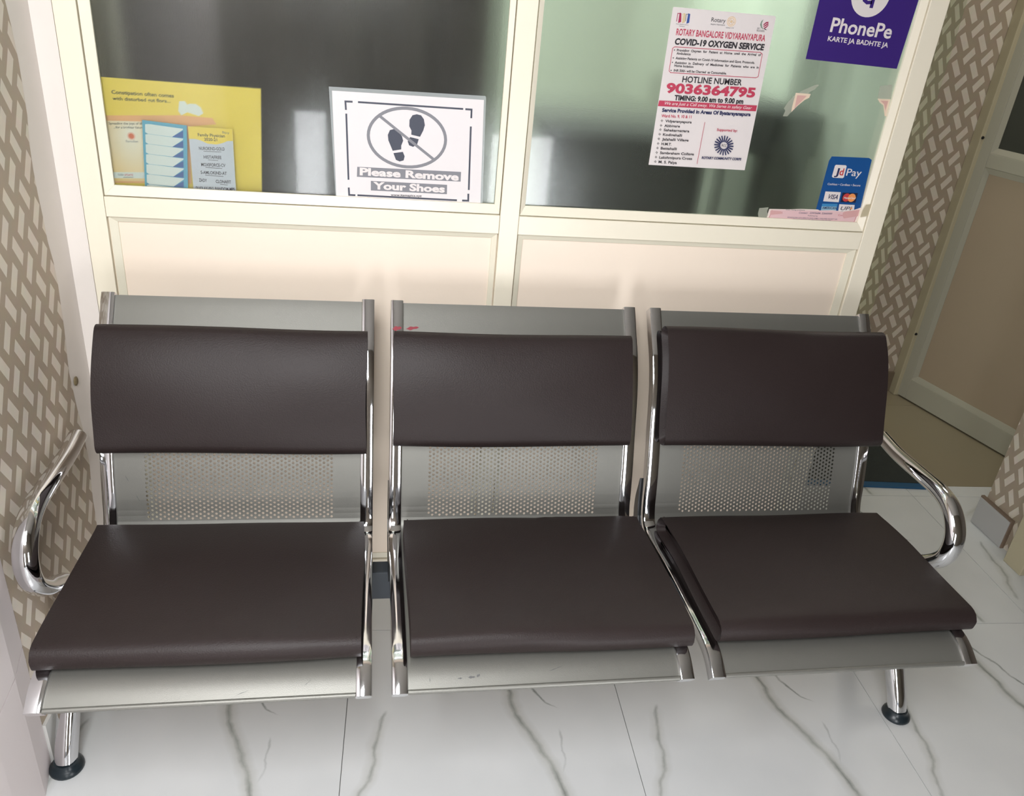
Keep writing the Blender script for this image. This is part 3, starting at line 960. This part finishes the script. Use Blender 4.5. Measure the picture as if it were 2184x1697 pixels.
  ('t', 'ink', 'Sambraham College', (122590, 112164), (129919, 112299), 500, 1, 0),
  ('c','ink',(121843,112562),76,0),
  ('c','ink',(121894,112270),76,0),
  ('c','ink',(121712,112407),76,0),
  ('c','ink',(122025,112426),76,0),
  ('t', 'ink', 'Lakshmipura Cross', (122594, 111255), (129686, 111390), 503, 1, 0),
  ('c','ink',(121844,111656),76,0),
  ('c','ink',(121896,111362),76,0),
  ('c','ink',(121713,111500),76,0),
  ('c','ink',(122026,111518),77,0),
  ('t', 'ink', 'M. S. Palya', (122597, 110341), (126557, 110376), 506, 1, 0),
  ('c','ink',(121845,110745),77,0),
  ('c','ink',(121897,110450),76,0),
  ('c','ink',(121714,110588),76,0),
  ('c','ink',(122028,110606),76,0),
  ('l','pred',89,[(130954,118985),(130944,110628)],0),
  ('t', 'pred', 'Supported by:', (133819, 117454), (138273, 117525), 491, 1, 0),
  ('l','cnavy',251,[(136767,114650),(138114,114605)],0),
  ('l','cnavy',251,[(136753,114431),(138080,113999)],0),
  ('l','cnavy',251,[(136663,114236),(137839,113457)],0),
  ('l','cnavy',251,[(136506,114084),(137415,113035)],0),
  ('l','cnavy',251,[(136297,113990),(136850,112774)],0),
  ('l','cnavy',252,[(136057,113962),(136199,112699)],0),
  ('l','cnavy',251,[(135810,114005),(135527,112820)],0),
  ('l','cnavy',251,[(135580,114113),(134902,113122)],0),
  ('l','cnavy',251,[(135389,114276),(134384,113575)],0),
  ('l','cnavy',250,[(135257,114478),(134025,114134)],0),
  ('l','cnavy',250,[(135195,114699),(133857,114744)],0),
  ('l','cnavy',250,[(135210,114917),(133898,115345)],0),
  ('l','cnavy',250,[(135301,115111),(134141,115879)],0),
  ('l','cnavy',250,[(135457,115262),(134562,116295)],0),
  ('l','cnavy',250,[(135665,115356),(135122,116553)],0),
  ('l','cnavy',250,[(135904,115383),(135765,116628)],0),
  ('l','cnavy',250,[(136150,115342),(136430,116512)],0),
  ('l','cnavy',250,[(136380,115234),(137052,116218)],0),
  ('l','cnavy',251,[(136571,115072),(137572,115771)],0),
  ('l','cnavy',251,[(136704,114871),(137938,115215)],0),
  ('t', 'ink', 'RCC', (135525, 114435), (136564, 114435), 501, 0, 0),
  ('t', 'cnavy', 'ROTARY COMMUNITY CORPS', (131687, 111742), (140365, 111923), 464, 2, 0.15),
 ],
 'shoes': [
  ('p','lam',[(56368,120531),(85793,120879),(86018,120659),(86811,99858),(57410,99848)]),
  ('p','lpaper',[(56947,119851),(85637,120141),(86366,99880),(57557,99877)]),
  ('l','char',339,[(60734,118119),(59401,118086),(59491,116563)],0),
  ('l','char',339,[(61732,118128),(81732,118218)],0),
  ('l','char',354,[(82150,118206),(83363,118207),(83403,116613)],0),
  ('l','char',358,[(83419,115064),(83800,102704)],0),
  ('l','char',371,[(83761,101941),(83828,100523),(82577,100504)],0),
  ('l','char',357,[(61643,100493),(81525,100494)],0),
  ('l','char',355,[(59950,101937),(60028,100474),(61244,100473)],0),
  ('l','char',340,[(59548,115904),(59915,103453)],0),
  ('l','midgrey',589,[(78623,112222),(78594,111495),(78436,110776),(78150,110080),(77740,109419),(77213,108805),(76579,108248),(75849,107760),(75035,107348),(74153,107021),(73217,106785),(72246,106643),(71256,106598),(70265,106651),(69291,106799),(68352,107041),(67464,107372),(66641,107784),(65899,108271),(65250,108823),(64704,109431),(64269,110083),(63953,110768),(63760,111475),(63692,112191),(63750,112904),(63932,113603),(64234,114275),(64652,114911),(65176,115500),(65800,116032),(66511,116499),(67299,116893),(68150,117209),(69052,117440),(69988,117584),(70945,117637),(71906,117599),(72856,117470),(73780,117251),(74661,116946),(75485,116560),(76237,116097),(76906,115567),(77478,114976),(77944,114335),(78294,113655),(78522,112947)],1),
  ('p','char',[(72859,116661),(73688,116517),(74250,115819),(74477,114735),(74204,113713),(73624,112504),(71910,112803),(71928,113570),(71491,114344),(71497,115541),(72045,116430)]),
  ('p','char',[(71695,112344),(73390,112043),(73113,111007),(72335,110510),(71555,110770),(71263,111506)]),
  ('p','char',[(68627,113662),(67810,113411),(67416,112483),(67537,111481),(68402,109537),(70057,109902),(70040,110617),(70390,111554),(70140,112410),(69567,113019)]),
  ('p','char',[(68556,109095),(70382,109450),(70759,108607),(70571,107809),(69802,107557),(69062,107846)]),
  ('l','midgrey',528,[(65833,115865),(76632,108222)],0),
  ('p','midgrey',[(61598,106071),(82022,106214),(82048,104294),(61536,104129)]),
  ('t', 'paper', 'Please Remove', (62076, 104536), (81645, 104508), 1375, 2, 0),
  ('p','midgrey',[(64252,103479),(79362,103505),(79414,101629),(64267,101591)]),
  ('t', 'paper', 'Your Shoes', (64685, 101933), (78962, 101974), 1357, 2, 0),
  ('t', 'ink', 'www.itsmapics.xyz', (68196, 100724), (74363, 100804), 430, 1, 0),
 ],
 'yellow': [
  ('p','yellow',[(15908,119232),(43804,118986),(43004,99544),(15814,99772)]),
  ('p','peach',[(15970,112575),(29125,113360),(34750,113189),(35433,112071),(30624,111454),(29983,100694),(15722,100256)]),
  ('p','glow',[(16072,111673),(22645,111868),(21872,100832),(15764,100583)]),
  ('p','white2',[(29135,115867),(30119,115933),(30518,115356),(30988,115539),(32046,115534),(32833,114979),(33203,113934),(32398,113420),(30394,113978),(29278,113370),(28818,114103)]),
  ('t', 'ink2', 'Constipation often comes', (17649, 116470), (28292, 116456), 625, 1, 0),
  ('t', 'ink2', 'with disturbed gut flora...', (17687, 115389), (27600, 115507), 570, 1, 0),
  ('t', 'ink2', 'Spreading the joys of life', (16460, 111012), (22507, 111307), 400, 1, 0),
  ('t', 'ink2', '...for a brighter future', (17239, 110373), (22427, 110594), 402, 1, 0),
  ('c','sunp',(20106,109118),727,0),
  ('c','sun',(20106,109118),485,0),
  ('t', 'cgrey', 'Sanolan', (19035, 107964), (21183, 108016), 408, 0, 0),
  ('p','white2',[(16029,102294),(21752,102532),(21776,101365),(16037,101165)]),
  ('t', 'cgrey', 'FLORA', (16899, 101697), (17893, 101704), 358, 1, 0),
  ('t', 'pred', 'UPDATE', (17970, 101708), (19584, 101732), 358, 1, 0),
  ('l','ink',93,[(17780,101406),(19599,101474)],0),
 ],
 'bluesheet': [
  ('p','teal',[(22487,112256),(30289,111759),(29425,99530),(21604,99613)]),
  ('p','white2',[(22929,111519),(23539,111604),(29545,111123),(29528,110936),(27488,109531),(23195,109840),(22804,110125)]),
  ('p','tri',[(29560,110782),(29468,109450),(27442,109528)]),
  ('p','white2',[(22788,109706),(23401,109791),(29428,109315),(29399,109132),(27372,107719),(23054,108008),(22661,108297)]),
  ('p','tri',[(29409,108945),(29319,107630),(27312,107699)]),
  ('p','white2',[(22645,107873),(23261,107958),(29309,107487),(29268,107310),(27256,105887),(22912,106156),(22517,106449)]),
  ('p','tri',[(29257,107087),(29169,105791),(27181,105850)]),
  ('p','white2',[(22500,106021),(23120,106105),(29189,105640),(29136,105469),(27138,104035),(22768,104284),(22371,104581)]),
  ('p','tri',[(29103,105210),(29017,103932),(27049,103982)]),
  ('p','white2',[(22354,104148),(22977,104232),(29068,103773),(29003,103607),(27019,102164),(22623,102392),(22224,102693)]),
  ('p','tri',[(28948,103312),(28864,102053),(26915,102093)]),
  ('p','white2',[(22207,102256),(22833,102339),(28946,101886),(28868,101726),(26898,100273),(22476,100479),(22075,100785)]),
  ('p','tri',[(28791,101394),(28709,100154),(26780,100184)]),
  ('p','white2',[(22057,100342),(22687,100425),(28822,99979),(28732,99825),(26776,98361),(22327,98546),(21925,98855)]),
  ('p','tri',[(28632,99455),(28552,98235),(26643,98254)]),
 ],
 'familycard': [
  ('p','lav',[(30505,111618),(38435,111623),(38364,99664),(30457,99584)]),
  ('p','yellow',[(30505,111618),(38435,111623),(38400,109448),(37427,109388),(36459,108933),(35346,108628),(33797,108692),(32449,109241),(31539,109421),(30457,109354)]),
  ('t', 'ink2', 'Family Physician', (32125, 109975), (37004, 110026), 535, 1, 0),
  ('t', 'ink2', '2020-21', (33219, 109210), (35548, 109242), 537, 1, 0),
  ('t', 'cgrey', 'Bijoy', (36590, 110755), (37829, 110707), 409, 0, 0),
  ('t', 'ink3', 'NUROKIND-GOLD', (32145, 107450), (36802, 107600), 575, 1, 0),
  ('l','cgrey',94,[(32904,107241),(36154,107290)],0),
  ('t', 'ink3', 'HISTAFREE', (32873, 105894), (36090, 105969), 581, 1, 0),
  ('l','cgrey',95,[(33637,105681),(35438,105657)],0),
  ('t', 'ink3', 'MOXIFORCE-CV', (32285, 104441), (36728, 104515), 585, 1, 0),
  ('l','cgrey',95,[(33051,104225),(36073,104201)],0),
  ('t', 'ink3', 'S-AMLOKIND-AT', (32084, 102966), (36876, 103003), 590, 1, 0),
  ('l','cgrey',95,[(32854,102747),(36218,102687)],0),
  ('t', 'ink3', 'ZADY', (31645, 101467), (33097, 101446), 594, 1, 0),
  ('t', 'ink3', 'CLONAFIT', (34724, 101369), (37547, 101389), 597, 1, 0),
  ('l','cgrey',96,[(35503,101146),(36886,101071)],0),
  ('t', 'ink3', 'DUOLAX-PEG', (30960, 99909), (34219, 99948), 599, 1, 0),
  ('l','cgrey',95,[(31734,99684),(33557,99630)],0),
  ('t', 'ink3', 'RANDOM-MPS', (34539, 99965), (38146, 100021), 601, 1, 0),
  ('l','cgrey',96,[(35321,99739),(37482,99701)],0),
 ],
}

# ------------------------------------------------------------------ notices and stickers: flat print as thin layers
INK = dict(purple=(58, 36, 116), paper=(226, 218, 216), cblue=(22, 78, 140), cnavy=(38, 44, 86), cred=(196, 62, 62), cnavy2=(26, 30, 74), cdark=(28, 30, 58), corange=(236, 150, 84),
           cblue2=(60, 134, 186), cpale=(140, 176, 196), cgrey=(96, 94, 100), pinkw=(232, 216, 208), pinkp=(226, 190, 192), pinkd=(190, 92, 104), pinks=(214, 166, 164), scrapw=(232, 210, 186),
           scrapp=(216, 172, 162), maroon=(166, 42, 82), beige=(214, 192, 150), rblue=(52, 82, 152), gold=(230, 200, 158), ink=(46, 42, 48), lgreen=(128, 150, 134), pred=(190, 62, 88), char=(64, 68, 82),
           midgrey=(128, 128, 134), yellow=(240, 208, 84), peach=(236, 172, 120), white2=(226, 228, 224), ink2=(74, 70, 52), sunp=(238, 196, 176), sun=(222, 110, 72), teal=(92, 168, 196), tri=(52, 92, 158),
           ink3=(66, 62, 74), lav=(206, 206, 216))


def ink(k):
    if k in ('tape', 'tape2', 'lam'):
        return {'tape': mat('clear_tape', (186, 188, 172), .35, alpha=.45), 'tape2': mat('yellowed_tape', (214, 202, 172), .35, alpha=.75), 'lam': mat('laminate_pouch', (206, 212, 212), .12, alpha=.38)}[k]
    if k == 'lpaper':
        return mat('laminated_paper', (230, 224, 224), .4, coat=1.0)
    if k == 'glow':
        if 'print_glow' in MATS: return MATS['print_glow']
        m = mat('print_glow', (232, 188, 120), .5)
        nt = m.node_tree; N = nt.nodes; L = nt.links
        tc = N.new('ShaderNodeTexCoord'); mp = N.new('ShaderNodeMapping')
        mp.inputs['Location'].default_value = (-0.62, 0.0, -0.78); L.new(tc.outputs['Generated'], mp.inputs[0])
        gr = N.new('ShaderNodeTexGradient'); gr.gradient_type = 'SPHERICAL'; L.new(mp.outputs[0], gr.inputs[0])
        mx = N.new('ShaderNodeMix'); mx.data_type = 'RGBA'; mx.inputs[6].default_value = (*s2l((236, 192, 108)), 1); mx.inputs[7].default_value = (*s2l((244, 236, 222)), 1)
        L.new(gr.outputs[0], mx.inputs[0]); L.new(mx.outputs[2], N['Principled BSDF'].inputs['Base Color'])
        return m
    return mat('print_' + k, INK[k], .38 if k in ('purple', 'cblue', 'paper') else .5)


def poly_prism(g, pts, y0, y1):
    """pts (x, z); front at y0 (towards the viewer), back at y1; works for concave outlines through tessellation"""
    from mathutils.geometry import tessellate_polygon
    n = len(pts)
    tris = tessellate_polygon([[Vector((p[0], p[1], 0)) for p in pts]])
    v = [(p[0], y0, p[1]) for p in pts] + [(p[0], y1, p[1]) for p in pts]
    g.add(v, [tuple(t) for t in tris] + [tuple(i + n for i in t) for t in tris] + [(i, (i + 1) % n, (i + 1) % n + n, i + n) for i in range(n)])


def stroke(g, pts, w, closed, y0, y1):
    P = [Vector(p) for p in pts]
    n = len(P)
    L, Rr = [], []
    for i in range(n):
        a = P[(i - 1) % n] if (closed or i > 0) else P[i]
        b = P[(i + 1) % n] if (closed or i < n - 1) else P[i]
        d1 = (P[i] - a); d2 = (b - P[i])
        d1 = d1.normalized() if d1.length > 1e-9 else d2.normalized()
        d2 = d2.normalized() if d2.length > 1e-9 else d1
        nn = Vector((-(d1 + d2).y, (d1 + d2).x)).normalized()
        k = w / 2 / max(.5, nn.dot(Vector((-d1.y, d1.x))))
        L.append(P[i] + nn * k); Rr.append(P[i] - nn * k)
    for i in range(n if closed else n - 1):
        j = (i + 1) % n
        poly_prism(g, [L[i], L[j], Rr[j], Rr[i]], y0, y1)


def text_into(g, txt, p0, p1, h, bold, slant, y):
    cu = bpy.data.curves.new('t', 'FONT')
    cu.body = txt
    cu.size = 1.0
    cu.resolution_u = 3
    cu.offset = {0: 0.004, 1: 0.020, 2: 0.042}[bold]
    o = bpy.data.objects.new('t', cu)
    COL.objects.link(o)
    bpy.context.view_layer.update()
    me = o.evaluated_get(bpy.context.evaluated_depsgraph_get()).to_mesh()
    if len(me.vertices):
        xs = [v.co.x for v in me.vertices]
        a, b = min(xs), max(xs)
        A, Bv = Vector(p0), Vector(p1)
        ex = (Bv - A) / (b - a)
        ey = Vector((-(Bv - A).y, (Bv - A).x)).normalized() * (h / 0.70)
        g.add([(lambda q: (q.x, y, q.y))(A + ex * (v.co.x - a + slant * v.co.y * (h / .7) / max(1e-6, ex.length)) + ey * v.co.y) for v in me.vertices], [tuple(p.vertices) for p in me.polygons])
    o.evaluated_get(bpy.context.evaluated_depsgraph_get()).to_mesh_clear()
    bpy.data.objects.remove(o)
    bpy.data.curves.remove(cu)


S5 = 1e-5


def notice(key, name, label, cat, y, thick=.0005, names=('lettering', 'print')):
    els = SIGNS[key]
    base = els[0]
    g = G(); poly_prism(g, [(a * S5, b * S5) for a, b in base[2]], y - thick, y)
    cx = sum(p[0] for p in base[2]) / len(base[2]) * S5
    cz = min(p[1] for p in base[2]) * S5
    O = Vector((cx, y, cz))
    root = empty(name, O)
    tag(root, label, cat)

    def put(g, nm, m):
        g.v = [(p[0] - O.x, p[1] - O.y, p[2] - O.z) for p in g.v]
        return g.build(nm, m, root)
    put(g, 'sheet', ink(base[1]))
    lev = y - thick
    runs = []                       # neighbouring elements of one ink
    for e in els[1:]:
        grp = (e[1], e[0] == 't')
        if runs and runs[-1][0] == grp: runs[-1][1].append(e)
        else: runs.append((grp, [e]))
    for (col, is_text), es in runs:
        lev -= .00006
        acc = G()
        for q, e in enumerate(es):
            kind = e[0]
            if kind == 'p': poly_prism(acc, [(a * S5, b * S5) for a, b in e[2]], lev, lev + .00004)
            elif kind == 'l': stroke(acc, [(a * S5, b * S5) for a, b in e[3]], e[2] * S5, e[4], lev, lev + .00004)
            elif kind == 'c':
                (cx_, cz_), r, r0 = e[2], e[3], e[4]
                ring = lambda rr: [(cx_ * S5 + rr * S5 * math.cos(2 * math.pi * k / 36), cz_ * S5 + rr * S5 * math.sin(2 * math.pi * k / 36)) for k in range(36)]
                if r0: stroke(acc, ring((r + r0) / 2), (r - r0) * S5, 1, lev, lev + .00004)
                else: poly_prism(acc, ring(r), lev, lev + .00004)
            else: text_into(acc, e[2], (e[3][0] * S5, e[3][1] * S5), (e[4][0] * S5, e[4][1] * S5), e[5] * S5, e[6], e[7], lev)
            if len(es) <= 10 or q == len(es) - 1:
                put(acc, names[0] if is_text else names[1], ink(col)); acc = G()
    return root


notice('purple', 'payment_sign', 'purple payment sign with white lettering at top right of the glass', 'sign', GY - .0001)
notice('card', 'payment_sticker', 'small blue payment card sticker in lower right corner of the glass', 'sticker', GY - .0001)
notice('pink', 'torn_notice', 'torn pink paper strip along the bottom of the right pane', 'paper', GY - .0012)
notice('oxygen', 'oxygen_notice', 'white printed notice with red hotline number on right pane', 'notice', GY - .0001)
notice('shoes', 'no_shoes_sign', 'laminated white no-shoes sign with crossed footprints on left pane', 'sign', GY - .0001)
notice('scrap1', 'paper_scrap', 'torn paper corner under peeling tape on the glass, right of the white notice', 'paper scrap', GY - .0001)['group'] = 'torn paper corners left on the right pane'
notice('scrap2', 'paper_scrap', 'torn paper corner stuck at the right edge of the glass below the purple sign', 'paper scrap', GY - .0001)['group'] = 'torn paper corners left on the right pane'
for e, lb in zip(SIGNS['tapes'], ('crumpled clear tape at the left end of the torn pink strip', 'yellowed tape at the right end of the pink strip, over the frame')):
    g = G()
    yy = GY - .0022 if e[1] == 'tape' else .0022
    poly_prism(g, [(a * S5, b * S5) for a, b in e[2]], yy - .0002, yy)
    tag(g.build('adhesive_tape', ink(e[1])), lb, 'tape', 'tape at the ends of the torn pink strip')
yb = GY + .0056
for key, nm, lb, y in (('familycard', 'medicine_card', 'yellow and lilac medicine list card behind the left pane', yb + .0008), ('bluesheet', 'label_sheet', 'teal sheet of blank white pointed labels behind the left pane', yb + .0012),
                       ('yellow', 'yellow_poster', 'big yellow poster behind lower left corner of the left pane', yb + .011)):
    r_ = notice(key, nm, lb, 'poster' if key == 'yellow' else 'card', y)
    if key == 'yellow': r_.rotation_euler = (0, 0, 0.045)
